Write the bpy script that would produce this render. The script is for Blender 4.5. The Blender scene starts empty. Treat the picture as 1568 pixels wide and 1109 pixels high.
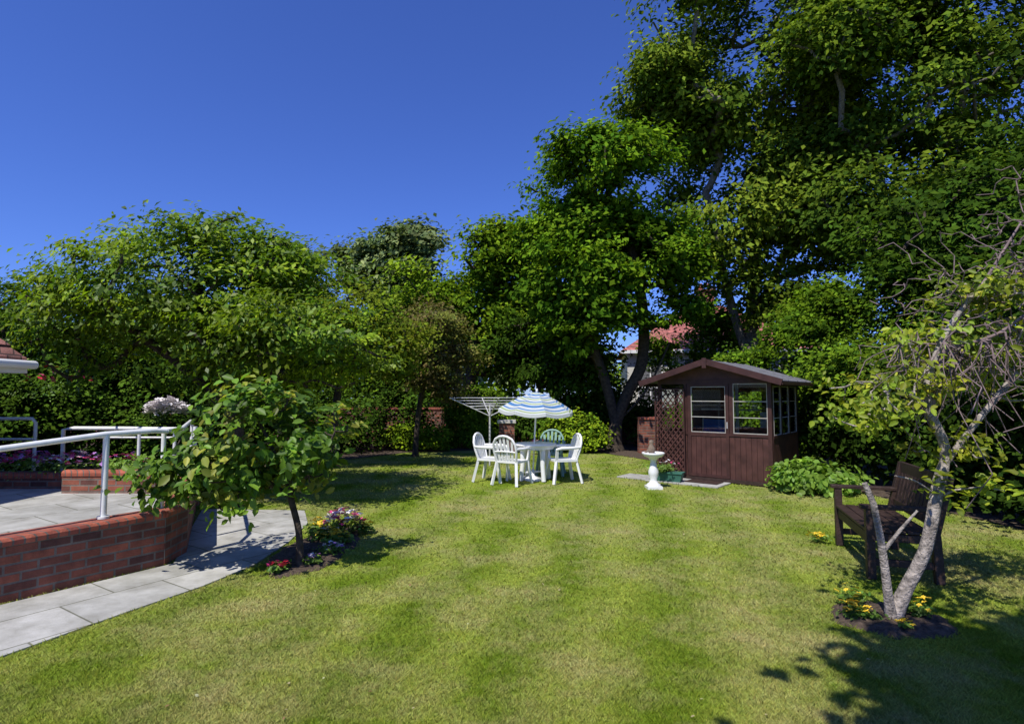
import bpy, math, numpy as np
from mathutils import Matrix, Vector
rng=np.random.default_rng(11)
scene=bpy.context.scene
COL=scene.collection
# ------------------------------------------------------------------ helpers
def link(o,parent=None):
    COL.objects.link(o)
    if parent: o.parent=parent
    return o
def empty(name,loc=(0,0,0)):
    e=bpy.data.objects.new(name,None); e.location=loc; e.empty_display_size=.2
    return link(e)
def nodes(name):
    m=bpy.data.materials.new(name); m.use_nodes=True
    nt=m.node_tree; nt.nodes.clear()
    out=nt.nodes.new('ShaderNodeOutputMaterial')
    return m,nt,out
def N(nt,t,**kw):
    n=nt.nodes.new(t)
    for k,v in kw.items():
        if k in n.inputs: n.inputs[k].default_value=v
        else: setattr(n,k,v)
    return n
def ramp(nt,stops):
    r=nt.nodes.new('ShaderNodeValToRGB'); e=r.color_ramp.elements
    while len(e)<len(stops): e.new(.5)
    for i,(p,c) in enumerate(stops):
        e[i].position=p; e[i].color=(*c,1) if len(c)==3 else c
    return r
def plain(name,c,rough=.6,var=.25,scale=8,bump=.1,bscale=40,spec=.4):
    m,nt,out=nodes(name); L=nt.links.new
    p=N(nt,'ShaderNodeBsdfPrincipled',Roughness=rough); p.inputs['Specular IOR Level'].default_value=spec
    g=N(nt,'ShaderNodeNewGeometry')
    n=N(nt,'ShaderNodeTexNoise',Scale=scale,Detail=4.0)
    L(g.outputs['Position'],n.inputs['Vector'])
    lo=tuple(x*(1-var) for x in c); hi=tuple(min(1,x*(1+var)) for x in c)
    r=ramp(nt,[(.3,lo),(.7,hi)]); L(n.outputs['Fac'],r.inputs[0]); L(r.outputs[0],p.inputs['Base Color'])
    if bump:
        n2=N(nt,'ShaderNodeTexNoise',Scale=bscale,Detail=4.0); L(g.outputs['Position'],n2.inputs['Vector'])
        b=N(nt,'ShaderNodeBump',Strength=bump,Distance=.02); L(n2.outputs['Fac'],b.inputs['Height']); L(b.outputs[0],p.inputs['Normal'])
    L(p.outputs[0],out.inputs[0]); return m
def leafmat(name,trans=.3,rough=.45,gloss=True):
    m,nt,out=nodes(name); L=nt.links.new
    a=N(nt,'ShaderNodeAttribute',attribute_name='Col')
    if gloss:
        p=N(nt,'ShaderNodeBsdfPrincipled',Roughness=rough); p.inputs['Specular IOR Level'].default_value=.25
    else: p=N(nt,'ShaderNodeBsdfDiffuse')
    L(a.outputs['Color'],p.inputs[0])
    if trans==0:
        L(p.outputs[0],out.inputs[0]); return m
    t=N(nt,'ShaderNodeBsdfTranslucent')
    mx=N(nt,'ShaderNodeMix',data_type='RGBA',blend_type='MULTIPLY'); mx.inputs[0].default_value=1
    L(a.outputs['Color'],mx.inputs[6]); mx.inputs[7].default_value=(1.6,1.7,.7,1); L(mx.outputs[2],t.inputs[0])
    s=N(nt,'ShaderNodeMixShader',Fac=trans); L(p.outputs[0],s.inputs[1]); L(t.outputs[0],s.inputs[2]); L(s.outputs[0],out.inputs[0])
    return m
def brickmat(name,c1,c2,mortar,bw=.225,bh=.075,mort=.01,coords='OBJ',bump=.5,rough=.85,offset=.5):
    m,nt,out=nodes(name); L=nt.links.new
    p=N(nt,'ShaderNodeBsdfPrincipled',Roughness=rough)
    tc=N(nt,'ShaderNodeTexCoord')
    sp=N(nt,'ShaderNodeSeparateXYZ'); L(tc.outputs['Object'],sp.inputs[0])
    cb=N(nt,'ShaderNodeCombineXYZ')
    if coords=='OBJ':
        ad=N(nt,'ShaderNodeMath',operation='ADD'); L(sp.outputs[0],ad.inputs[0]); L(sp.outputs[1],ad.inputs[1])
        L(ad.outputs[0],cb.inputs[0]); L(sp.outputs[2],cb.inputs[1])
    else:
        L(sp.outputs[0],cb.inputs[0]); L(sp.outputs[1],cb.inputs[1])
    b=N(nt,'ShaderNodeTexBrick'); b.offset=offset
    b.inputs['Scale'].default_value=1; b.inputs['Brick Width'].default_value=bw; b.inputs['Row Height'].default_value=bh
    b.inputs['Mortar Size'].default_value=mort; b.inputs['Mortar Smooth'].default_value=.3; b.inputs['Bias'].default_value=0
    b.inputs['Color1'].default_value=(*c1,1); b.inputs['Color2'].default_value=(*c2,1); b.inputs['Mortar'].default_value=(*mortar,1)
    rot=N(nt,'ShaderNodeMapping'); L(cb.outputs[0],rot.inputs[0])
    if coords=='PATH': rot.inputs['Rotation'].default_value=(0,0,math.radians(-57))
    L(rot.outputs[0],b.inputs['Vector'])
    n=N(nt,'ShaderNodeTexNoise',Scale=5.0 if coords=='OBJ' else 3.0,Detail=8.0,Roughness=.65); L(tc.outputs['Object'],n.inputs['Vector'])
    r=ramp(nt,[(.3,(.5,.5,.5)),(.7,(1.35,1.35,1.35))] if coords=='OBJ' else [(.3,(.58,.57,.53)),(.7,(1.18,1.18,1.18))]); L(n.outputs['Fac'],r.inputs[0])
    mx=N(nt,'ShaderNodeMix',data_type='RGBA',blend_type='MULTIPLY'); mx.inputs[0].default_value=1
    L(b.outputs['Color'],mx.inputs[6]); L(r.outputs[0],mx.inputs[7]); L(mx.outputs[2],p.inputs['Base Color'])
    n2=N(nt,'ShaderNodeTexNoise',Scale=70.0,Detail=4.0); L(tc.outputs['Object'],n2.inputs['Vector'])
    mm=N(nt,'ShaderNodeMath',operation='MULTIPLY_ADD'); L(b.outputs['Fac'],mm.inputs[0]); mm.inputs[1].default_value=-1.0; L(n2.outputs['Fac'],mm.inputs[2])
    bp=N(nt,'ShaderNodeBump',Strength=bump,Distance=.01); L(mm.outputs[0],bp.inputs['Height']); L(bp.outputs[0],p.inputs['Normal'])
    L(p.outputs[0],out.inputs[0]); return m
class MB:
    def __init__(s): s.v=[];s.f=[];s.m=[];s.sm=[];s.M=Matrix.Identity(4);s.mats=[]
    def mi(s,mat):
        if mat not in s.mats: s.mats.append(mat)
        return s.mats.index(mat)
    def add(s,vs,fs,mat,smooth=False):
        o=len(s.v); s.v+= [tuple(s.M@Vector(v)) for v in vs]; k=s.mi(mat)
        for f in fs: s.f.append([i+o for i in f]); s.m.append(k); s.sm.append(smooth)
    def box(s,lo,hi,mat):
        x0,y0,z0=lo;x1,y1,z1=hi
        s.add([(x0,y0,z0),(x1,y0,z0),(x1,y1,z0),(x0,y1,z0),(x0,y0,z1),(x1,y0,z1),(x1,y1,z1),(x0,y1,z1)],
              [(3,2,1,0),(4,5,6,7),(0,1,5,4),(1,2,6,5),(2,3,7,6),(3,0,4,7)],mat)
    def bar(s,p0,p1,w,d,mat,up=(0,0,1)):
        p0=Vector(p0);p1=Vector(p1);t=(p1-p0).normalized();u=Vector(up)
        if abs(t.dot(u))>.98:u=Vector((0,1,0))
        a=t.cross(u).normalized()*w/2;b=a.normalized().cross(t).normalized()*d/2
        vs=[p+i*a+j*b for p in(p0,p1) for i,j in((-1,-1),(1,-1),(1,1),(-1,1))]
        s.add(vs,[(3,2,1,0),(4,5,6,7),(0,1,5,4),(1,2,6,5),(2,3,7,6),(3,0,4,7)],mat)
    def tube(s,pts,r,mat,k=8):
        pts=[Vector(p) for p in pts]; n=len(pts)
        if not hasattr(r,'__len__'): r=[r]*n
        vs=[];fs=[];a=None
        for i,p in enumerate(pts):
            t=(pts[min(i+1,n-1)]-pts[max(i-1,0)]).normalized()
            if a is None: a=t.orthogonal().normalized()
            a=(a-t*a.dot(t)).normalized(); b=t.cross(a)
            for j in range(k):
                an=2*math.pi*j/k; vs.append(p+(a*math.cos(an)+b*math.sin(an))*r[i])
        for i in range(n-1):
            for j in range(k):
                j2=(j+1)%k; fs.append((i*k+j,i*k+j2,(i+1)*k+j2,(i+1)*k+j))
        s.add(vs,fs,mat,True)
        s.add(vs[:k],[tuple(range(k))[::-1]],mat); s.add(vs[-k:],[tuple(range(k))],mat)
    def lathe(s,prof,c,mat,k=20):
        vs=[];fs=[]
        for r,z in prof:
            for j in range(k):
                a=2*math.pi*j/k; vs.append((c[0]+r*math.cos(a),c[1]+r*math.sin(a),c[2]+z))
        for i in range(len(prof)-1):
            for j in range(k):
                j2=(j+1)%k; fs.append((i*k+j,i*k+j2,(i+1)*k+j2,(i+1)*k+j))
        s.add(vs,fs,mat,True)
    def obj(s,name,parent=None,loc=(0,0,0),rotz=0,bevel=0):
        me=bpy.data.meshes.new(name); me.from_pydata(s.v,[],s.f)
        for m in s.mats: me.materials.append(m)
        me.polygons.foreach_set('material_index',s.m); me.polygons.foreach_set('use_smooth',s.sm); me.update()
        o=bpy.data.objects.new(name,me); o.location=loc; o.rotation_euler=(0,0,rotz); link(o,parent)
        if bevel:
            b=o.modifiers.new('bevel','BEVEL'); b.width=bevel; b.segments=2; b.limit_method='ANGLE'
        return o
def npmesh(name,V,F,mat,col=None,parent=None,smooth=False):
    k=F.shape[1]; me=bpy.data.meshes.new(name)
    me.vertices.add(len(V)); me.vertices.foreach_set('co',V.astype(np.float32).ravel())
    me.loops.add(F.size); me.loops.foreach_set('vertex_index',F.astype(np.int32).ravel())
    me.polygons.add(len(F)); me.polygons.foreach_set('loop_start',(np.arange(len(F))*k).astype(np.int32))
    me.polygons.foreach_set('loop_total',np.full(len(F),k,np.int32))
    if smooth: me.polygons.foreach_set('use_smooth',np.ones(len(F),bool))
    me.update(calc_edges=True)
    if col is not None:
        a=me.attributes.new('Col','FLOAT_COLOR','POINT')
        c=np.ones((len(V),4),np.float32); c[:,:3]=col; a.data.foreach_set('color',c.ravel())
    me.materials.append(mat); o=bpy.data.objects.new(name,me); return link(o,parent)
def nrm(a): return a/np.maximum(np.linalg.norm(a,axis=-1,keepdims=True),1e-9)
def leafgeo(P,Nn,T,s,w,near):
    Nn=nrm(Nn); T=nrm(T-Nn*np.sum(T*Nn,1,keepdims=True)); B=np.cross(Nn,T); s=s[:,None]; n=len(P)
    if not near:
        V=np.stack([P-T*s*.5,P+B*s*w+T*s*.05+Nn*s*.08,P+T*s*.5-Nn*s*.1,P-B*s*w+T*s*.05+Nn*s*.08],1)
        F=(np.arange(n)*4)[:,None]+np.array([0,1,2,3]); return V.reshape(-1,3),F,4
    V=np.stack([P-T*s*.5,P+B*s*w*.85-T*s*.2+Nn*s*.07,P+B*s*w*.9+T*s*.15+Nn*s*.06,P+T*s*.5-Nn*s*.14,P-B*s*w*.9+T*s*.15+Nn*s*.06,P-B*s*w*.85-T*s*.2+Nn*s*.07],1)
    b=(np.arange(n)*6)[:,None]
    F=np.concatenate([b+np.array([0,1,2,3]),b+np.array([0,3,4,5])]); return V.reshape(-1,3),F,6
def wob(P,f,ph):
    x,y,z=P[:,0]*f+ph,P[:,1]*f+ph*1.7,P[:,2]*f*1.2+ph*.6
    return (np.sin(x*1.3+2*np.sin(y))+np.sin(y*1.1+2*np.sin(z))+np.sin(z*1.5+2*np.sin(x)))/3
def lobes(ells,k=6,r=.42,off=.78):
    """uneven crown: every main mass is broken up by smaller side masses"""
    out=[]
    for e in ells:
        e=np.array(e,float); out.append((*e[:3],*(e[3:]*.88)))
        for i in range(k):
            d=rng.normal(size=3); d[2]=d[2]*.8+.25; d/=np.linalg.norm(d); q=r*(.6+.7*rng.random())
            out.append((*(e[:3]+d*e[3:]*off*(.9+.3*rng.random())),*(e[3:].mean()*q*np.array([1.1,1.1,.75]))))
    return out
def clumps(ells,n,rin=.45,carve=-.45,f=1.0):
    E=np.array(ells,float); vol=(E[:,3]*E[:,4]*E[:,5])**.7; ix=rng.choice(len(E),n*3,p=vol/vol.sum())
    d=nrm(rng.normal(size=(n*3,3))); r=rin+(1-rin)*rng.random(n*3)**.6
    P=E[ix,:3]+d*E[ix,3:]*r[:,None]
    k=wob(P,f,rng.random()*9)>carve
    P=P[k][:n]; return P,d[k][:n]
def foliage(name,C,D,per,rc,leaf,cols,mat,parent=None,flat=.45,near=False,w=.3,outw=.5,zmin=.05,cvar=.4,out_s=.9):
    n=len(C); k=n*per; ci=np.repeat(np.arange(n),per)
    sc=(.6+.8*rng.random(n))[ci][:,None]*rc
    ax=nrm(D+rng.normal(size=(n,3))*.5); ax[:,2]*=.6; ax=nrm(ax)[ci]
    q=rng.normal(size=(k,3))*np.array([1,1,flat])*.5
    al=np.clip(rng.normal(size=(k,1)),-1.6,1.9)*out_s
    P=C[ci]+(q*(1.15-.25*al)+ax*al*.6)*sc
    Nn=nrm(rng.normal(size=(k,3))*.45+np.array([-.2,-.34,.82])+D[ci]*outw)
    T=ax+rng.normal(size=(k,3))*.7-np.array([0,0,.35])
    s=leaf*(.6+.7*rng.random(k))
    m=P[:,2]>zmin; P,Nn,T,s,ci2=P[m],Nn[m],T[m],s[m],ci[m]
    base=np.array(cols)[rng.integers(len(cols),size=n)]
    br=(1-cvar+2*cvar*rng.random(n))[:,None]
    c=(base*br)[ci2]*(.65+.7*rng.random((len(P),1)))
    yel=rng.random((len(P),1))*.4; c=c*(1+yel*np.array([1.0,.35,-.1]))
    V,F,kk=leafgeo(P,Nn,T,s,w,near)
    return npmesh(name,V,F,mat,np.repeat(c,kk,axis=0),parent)
def wood(name,trunks,C,mat,parent,r0,rtip=.006,k=6,maxb=350,sides_tr=12,bend=.1,power=.42):
    nodesP=[];par=[];
    for t in trunks:
        t=[np.array(p,float) for p in t]; pts=[]
        for i in range(len(t)-1):
            p0=t[max(i-1,0)];p1=t[i];p2=t[i+1];p3=t[min(i+2,len(t)-1)]
            for u in np.linspace(0,1,6)[:-1]:
                pts.append(.5*((2*p1)+(-p0+p2)*u+(2*p0-5*p1+4*p2-p3)*u*u+(-p0+3*p1-3*p2+p3)*u**3))
        pts.append(t[-1])
        if nodesP:
            d=np.linalg.norm(np.array(nodesP)-pts[0],axis=1); pr=int(d.argmin()); 
        else: pr=-1
        for p in pts:
            nodesP.append(p); par.append(pr); pr=len(nodesP)-1
    nt_=len(nodesP); z0=min(p[2] for p in nodesP)
    Cs=C[rng.permutation(len(C))[:maxb]]
    Cs=Cs[np.argsort(np.min(np.linalg.norm(Cs[:,None]-np.array(nodesP)[None,::3],axis=2),axis=1))]
    zlow=z0+.35*(np.array(nodesP)[:,2].max()-z0)
    cap=nt_+len(Cs)*4; A=np.zeros((cap,3)); A[:nt_]=nodesP; cnt=nt_
    for c in Cs:
        X=A[:cnt]; d=np.linalg.norm(X-c,axis=1); pen=np.where(X[:,2]>c[2]+.1,d*.5,0)+np.where(X[:,2]<zlow,5,0)
        p=int((d+pen).argmin()); a=A[p]; L=np.linalg.norm(c-a)
        pr=p
        for u in (.33,.66,1.):
            q=a+(c-a)*u+(rng.normal(size=3)*bend*L*.5+np.array([0,0,-.08*L*math.sin(u*3.14)]))*(u<1)
            A[cnt]=q; par.append(pr); pr=cnt; cnt+=1
    A=A[:cnt]; w=np.ones(cnt)*.02
    ch=np.zeros(cnt,int)
    for i in range(cnt):
        if par[i]>=0: ch[par[i]]+=1
    w[ch==0]=1
    for i in range(cnt-1,0,-1):
        if par[i]>=0: w[par[i]]+=w[i]
    R=rtip+(r0-rtip)*(w/w[0])**power
    base=(A[:,2]-z0)
    R*=1+.5*np.exp(-base/.12)*(np.arange(cnt)<nt_)*(w>w[0]*.2)
    e=np.array([i for i in range(cnt) if par[i]>=0]); pa=np.array(par)[e]
    p0=A[pa];p1=A[e];t=nrm(p1-p0); p1=p1+t*R[e][:,None]*.3
    rr0=np.minimum(R[pa],R[e]*1.35)
    ref=np.where(np.abs(t[:,2:3])>.9,np.array([[1.,0,0]]),np.array([[0,0,1.]])); a=nrm(np.cross(t,ref)); b=np.cross(t,a)
    kk=sides_tr
    an=np.arange(kk)*2*math.pi/kk
    ring=lambda p,r:(p[:,None]+(a[:,None]*np.cos(an)[None,:,None]+b[:,None]*np.sin(an)[None,:,None])*r[:,None,None])
    V=np.concatenate([ring(p0,rr0),ring(p1,R[e])],1).reshape(-1,3)
    j=np.arange(kk); j2=(j+1)%kk
    fq=np.stack([j,j2,kk+j2,kk+j],1)
    F=(np.arange(len(e))*2*kk)[:,None,None]+fq[None]; F=F.reshape(-1,4)
    return npmesh(name,V,F,mat,None,parent,smooth=True)
def inpoly(x,y,poly):
    c=np.zeros(len(x),bool); n=len(poly)
    for i in range(n):
        x1,y1=poly[i];x2,y2=poly[(i+1)%n]
        if y1==y2: continue
        k=((y1>y)!=(y2>y))&(x<(x2-x1)*(y-y1)/(y2-y1)+x1); c^=k
    return c
# ------------------------------------------------------------------ materials
M_bark=plain('bark_dark',(.06,.045,.032),.9,.5,14,.8,30)
M_barkL=plain('bark_pale',(.15,.13,.11),.9,.5,18,.9,45)
M_barkP=plain('bark_grey_brown',(.30,.26,.23),.9,.6,22,1.0,55)
M_twig=plain('bare_twig_bark',(.20,.145,.145),.9,.4,22,.3,55)
M_leaf=leafmat('leaves',.32); M_leafd=leafmat('leaves_dense',0,.45,False); M_leaff=leafmat('leaves_far',.22,.45,False)
M_white=plain('white_plastic',(.82,.82,.82),.35,.03,5,0,10)
M_rail=plain('white_painted_metal',(.78,.78,.76),.4,.1,12,0,10)
M_stone=plain('pale_stone',(.5,.48,.43),.85,.25,14,.3,60)
M_cream=plain('cream_window_bars',(.42,.40,.36),.7,.15,14,0,60)
M_soil=plain('soil',(.085,.06,.043),.95,.55,30,1.0,60)
M_brown=plain('brown_painted_wood',(.080,.033,.027),.5,.35,6,.15,60)
M_brown2=plain('brown_trim',(.058,.024,.020),.5,.25,9,.15,60)
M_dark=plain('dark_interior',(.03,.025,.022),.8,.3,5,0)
M_felt=plain('roof_felt',(.16,.16,.17),.9,.3,12,.3,120)
M_bench=plain('weathered_dark_wood',(.042,.024,.019),.55,.35,14,.3,60)
M_blue=plain('blue_cloth',(.06,.16,.45),.8,.1,5,0)
M_gtrough=plain('green_plastic',(.05,.16,.12),.5,.1,5,0)
M_gchair=plain('green_chair_plastic',(.22,.36,.30),.45,.1,5,0)
M_metal=plain('galvanised_metal',(.5,.5,.5),.4,.1,5,0)
M_birdw=plain('bird_wood',(.2,.15,.11),.8,.3,15,.3)
M_yell=plain('petal_yellow',(.8,.55,.03),.6,.15,30,0);M_pink=plain('petal_pink',(.65,.06,.22),.6,.2,30,0)
M_wht=plain('petal_white',(.8,.75,.75),.6,.1,30,0);M_purp=plain('petal_purple',(.45,.2,.55),.6,.2,30,0);M_red=plain('petal_red',(.6,.02,.05),.6,.2,30,0)
M_wall=brickmat('red_brick',(.34,.10,.055),(.10,.04,.032),(.17,.14,.115))
M_cope=brickmat('red_brick_coping',(.42,.11,.06),(.28,.07,.045),(.14,.11,.09),bw=.075,bh=5,mort=.008)
M_slab=brickmat('concrete_slabs',(.48,.47,.44),(.39,.385,.36),(.17,.17,.13),bw=.75,bh=.6,mort=.008,coords='PATH',bump=.3,rough=.9)
M_tile=brickmat('clay_roof_tiles',(.36,.15,.12),(.25,.11,.09),(.08,.04,.035),bw=.2,bh=.12,mort=.012,bump=1)
M_tilepk=brickmat('pink_roof_tiles',(.5,.17,.14),(.42,.13,.11),(.2,.08,.07),bw=.25,bh=.2,mort=.02,bump=1)
M_slate=brickmat('slate_roof',(.16,.16,.17),(.12,.12,.13),(.05,.05,.05),bw=.3,bh=.2,mort=.015,bump=1)
M_render=plain('cream_render',(.6,.58,.52),.9,.08,3,.2)
def glassmat():
    m,nt,out=nodes('window_glass'); L=nt.links.new
    t=N(nt,'ShaderNodeBsdfTransparent'); t.inputs[0].default_value=(.8,.85,.85,1)
    g=N(nt,'ShaderNodeBsdfGlossy',Roughness=.02); f=N(nt,'ShaderNodeFresnel',IOR=1.7)
    s=N(nt,'ShaderNodeMixShader'); L(f.outputs[0],s.inputs[0]); L(t.outputs[0],s.inputs[1]); L(g.outputs[0],s.inputs[2]); L(s.outputs[0],out.inputs[0]); return m
M_glass=glassmat()
def lawnmat(name,blade):
    m,nt,out=nodes(name); L=nt.links.new
    g=N(nt,'ShaderNodeNewGeometry')
    nw=N(nt,'ShaderNodeTexNoise',Scale=.4,Detail=1.0); L(g.outputs['Position'],nw.inputs['Vector'])
    d=N(nt,'ShaderNodeVectorMath',operation='DOT_PRODUCT'); L(g.outputs['Position'],d.inputs[0]); d.inputs[1].default_value=(.975,-.22,0)
    a=N(nt,'ShaderNodeMath',operation='MULTIPLY_ADD'); L(nw.outputs['Fac'],a.inputs[0]); a.inputs[1].default_value=1.0; L(d.outputs['Value'],a.inputs[2])
    b=N(nt,'ShaderNodeMath',operation='MULTIPLY'); L(a.outputs[0],b.inputs[0]); b.inputs[1].default_value=2*math.pi/.92
    s=N(nt,'ShaderNodeMath',operation='SINE'); L(b.outputs[0],s.inputs[0])
    n3=N(nt,'ShaderNodeTexNoise',Scale=2.4,Detail=4.0,Roughness=.75); L(g.outputs['Position'],n3.inputs['Vector'])
    s2=N(nt,'ShaderNodeMath',operation='MULTIPLY_ADD'); L(n3.outputs['Fac'],s2.inputs[0]); s2.inputs[1].default_value=5.0; L(s.outputs[0],s2.inputs[2])
    mr=N(nt,'ShaderNodeMapRange'); L(s2.outputs[0],mr.inputs[0]); mr.inputs[1].default_value=1.1; mr.inputs[2].default_value=3.9
    c=ramp(nt,[(0,(.13,.205,.017)),(1,(.255,.32,.052))]); L(mr.outputs[0],c.inputs[0])
    n4=N(nt,'ShaderNodeTexNoise',Scale=.8,Detail=5.0,Roughness=.75); L(g.outputs['Position'],n4.inputs['Vector'])
    r4=ramp(nt,[(.44,(0,0,0)),(.66,(.9,.9,.9))]); L(n4.outputs['Fac'],r4.inputs[0])
    mx=N(nt,'ShaderNodeMix',data_type='RGBA'); L(r4.outputs[0],mx.inputs[0]); L(c.outputs[0],mx.inputs[6]); mx.inputs[7].default_value=(.34,.325,.14,1)
    colr=mx.outputs[2]
    if blade:
        at=N(nt,'ShaderNodeAttribute',attribute_name='Col')
        m3=N(nt,'ShaderNodeMix',data_type='RGBA',blend_type='MULTIPLY'); m3.inputs[0].default_value=1; L(colr,m3.inputs[6]); L(at.outputs['Color'],m3.inputs[7]); colr=m3.outputs[2]
        p=N(nt,'ShaderNodeBsdfDiffuse'); L(colr,p.inputs[0])
        t=N(nt,'ShaderNodeBsdfTranslucent'); L(colr,t.inputs[0])
        sx=N(nt,'ShaderNodeMixShader',Fac=.4); L(p.outputs[0],sx.inputs[1]); L(t.outputs[0],sx.inputs[2]); L(sx.outputs[0],out.inputs[0])
    else:
        p=N(nt,'ShaderNodeBsdfDiffuse')
        n5=N(nt,'ShaderNodeTexNoise',Scale=30.0,Detail=5.0,Roughness=.8); L(g.outputs['Position'],n5.inputs['Vector'])
        r5=ramp(nt,[(.3,(.42,.47,.38)),(.7,(1.4,1.35,1.35))]); L(n5.outputs['Fac'],r5.inputs[0])
        m2=N(nt,'ShaderNodeMix',data_type='RGBA',blend_type='MULTIPLY'); m2.inputs[0].default_value=1; L(colr,m2.inputs[6]); L(r5.outputs[0],m2.inputs[7])
        L(m2.outputs[2],p.inputs[0])
        bp=N(nt,'ShaderNodeBump',Strength=.6,Distance=.02); L(n5.outputs['Fac'],bp.inputs['Height']); L(bp.outputs[0],p.inputs['Normal'])
        L(p.outputs[0],out.inputs[0])
    return m
M_lawn=lawnmat('lawn_turf',False); M_blade=lawnmat('grass_blades',True)
# ------------------------------------------------------------------ ground
mb=MB(); mb.add([(-250,-250,0),(250,-250,0),(250,250,0),(-250,250,0)],[(0,1,2,3)],M_lawn); mb.obj('lawn')
path=[(-5.0,.5),(-3.8,2.6),(-3.22,3.65),(-2.91,4.43),(-2.66,5.0),(-2.5,5.6),(-2.5,6.5),(-2.62,7.4),(-2.95,8.2),(-4.46,8.3),(-3.9,7.0),(-3.3,5.65),(-4.0,4.55),(-5.0,3.0),(-6.4,.85)]
mb=MB(); mb.add([(x,y,.012) for x,y in path],[tuple(range(len(path)))],M_slab)
mb.add([(x,y,z) for x,y in path for z in(0,.012)],[(2*i,2*((i+1)%len(path)),2*((i+1)%len(path))+1,2*i+1) for i in range(len(path))],M_slab)
mb.obj('paved_path')
B1=(-2.08,6.22,.36,.95); B2=(2.78,4.28,.40,.33)
def bed(name,cx,cy,rx,ry,h=.03,seed=0):
    r_=np.random.default_rng(seed); k=60; vs=[];fs=[];
    rings=[(1.03,.002),(.97,h*.5),(.85,h),(.65,h*1.2),(.45,h*1.3),(.2,h*1.2)]
    jit=1+.05*np.sin(np.arange(k)*.6+seed)+r_.normal(size=k)*.03
    for q,z in rings:
        for j in range(k):
            a=2*math.pi*j/k; vs.append((cx+rx*q*jit[j]*math.cos(a),cy+ry*q*jit[j]*math.sin(a),z+r_.normal()*.008*(q<1)))
    for i in range(len(rings)-1):
        for j in range(k):
            fs.append((i*k+j,i*k+(j+1)%k,(i+1)*k+(j+1)%k,(i+1)*k+j))
    fs.append(tuple(range((len(rings)-1)*k,len(rings)*k)))
    mb=MB(); mb.add(vs,fs,M_soil,True); return mb.obj(name)
bed('flower_bed',*B1,seed=1); bed('flower_bed',*B2,seed=2)
bp=[(-9,11.6),(-6,12.9),(-4.2,14.6),(-3,16.4),(-1,17.1),(1,16.9),(2.6,16.2),(3.6,14.2),(4.9,13.0),(6.6,12.0),(5.9,9.6),(6.2,7.5),(6.3,4),(7,1),(30,1),(30,30),(-30,30),(-30,10)]
mb=MB(); mb.add([(x,y,.008) for x,y in bp],[tuple(range(len(bp)))],M_soil); mb.obj('planting_border')
n=330000
Y=1/(1/2.2-rng.random(n)*(1/2.2-1/15.5)); X=(rng.random(n)*2-1)*(Y*.93+.3)
k=~(inpoly(X,Y,path)|inpoly(X,Y,bp))
for B_ in(B1,B2): k&=~(((X-B_[0])/B_[2])**2+((Y-B_[1])/B_[3])**2<.9)
plat=[(-3.42,5.65),(-4.1,4.6),(-6.4,1.0),(-14,1),(-14,8.6),(-5.0,8.6)]
k&=~inpoly(X,Y,plat); X,Y=X[k],Y[k]; n=len(X)
P=np.stack([X,Y,np.zeros(n)],1); wd=.0032*np.maximum(1,Y/3.2); h=(.014+.022*rng.random(n))*np.maximum(1,Y/9)
ln=nrm(rng.normal(size=(n,3))*np.array([1,1,0])); T=nrm(ln*.9+np.array([.1,.45,.8])); B=nrm(np.cross(T,rng.normal(size=(n,3))))
V=np.stack([P-B*wd[:,None],P+B*wd[:,None],P+T*h[:,None]*1.2],1).reshape(-1,3); V[:,2]=np.maximum(V[:,2],.001)
c=.72+.98*rng.random((n,1)); c=c*np.array([1,1,1.])+rng.random((n,1))*np.array([.42,.15,.12])
npmesh('lawn_grass',V,(np.arange(n)*3)[:,None]+np.arange(3),M_blade,np.repeat(c,3,0))
n=70; Y=1/(1/2.4-rng.random(n)*(1/2.4-1/11)); X=(rng.random(n)*1.7-.8)*Y*.8; k=~inpoly(X,Y,path)&~inpoly(X,Y,plat); X,Y=X[k],Y[k]; n=len(X)
V,F,kk=leafgeo(np.stack([X,Y,np.full(n,.022)],1),rng.normal(size=(n,3))*.3+[0,0,1],rng.normal(size=(n,3)),.012+.02*rng.random(n),.35,True)
npmesh('fallen_leaves',V,F,M_leaf,np.repeat(np.array([[.5,.42,.25],[.5,.5,.3],[.3,.18,.09]])[rng.integers(3,size=n)],kk,0))
# ------------------------------------------------------------------ raised terrace + retaining wall
def wallseg(name,p0,p1,h0,h1,th,parent,mat=M_wall,cope=True,side=1):
    p0=Vector((*p0,0));p1=Vector((*p1,0)); L=(p1-p0).length; rz=math.atan2(p1.y-p0.y,p1.x-p0.x)
    mb=MB(); mb.add([(0,0,0),(L,0,0),(L,th,0),(0,th,0),(0,0,h0),(L,0,h1),(L,th,h1),(0,th,h0)],[(3,2,1,0),(4,5,6,7),(0,1,5,4),(1,2,6,5),(2,3,7,6),(3,0,4,7)],mat)
    o=mb.obj(name,parent,p0,rz)
    if cope:
        mb=MB(); q=[(-.012,.002),(-.014,.04),(0,.062),(.03,.072),(th-.03,.072),(th,.062),(th+.014,.04),(th+.012,.002)]
        vs=[(0,y,h0+z) for y,z in q]+[(L,y,h1+z) for y,z in q]; k=len(q)
        mb.add(vs,[(i,i+1,k+i+1,k+i) for i in range(k-1)]+[tuple(range(k)),tuple(range(k,2*k))[::-1]],M_cope)
        mb.obj(name+'_coping',parent,p0,rz)
W=empty('brick_retaining_wall')
wallseg('long_wall',(-6.35,1.0),(-3.37,5.60),.40,.46,.22,W)
wallseg('corner_wall',(-3.362,5.605),(-3.40,6.05),.46,.46,.22,W)
wallseg('end_wall',(-3.405,6.055),(-4.55,8.3),.46,.44,.22,W)
tp=[(-6.5,1.1),(-3.55,5.72),(-3.6,6.05),(-4.7,8.3),(-4.7,9.0),(-16,9.0),(-16,1.1)]
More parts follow.
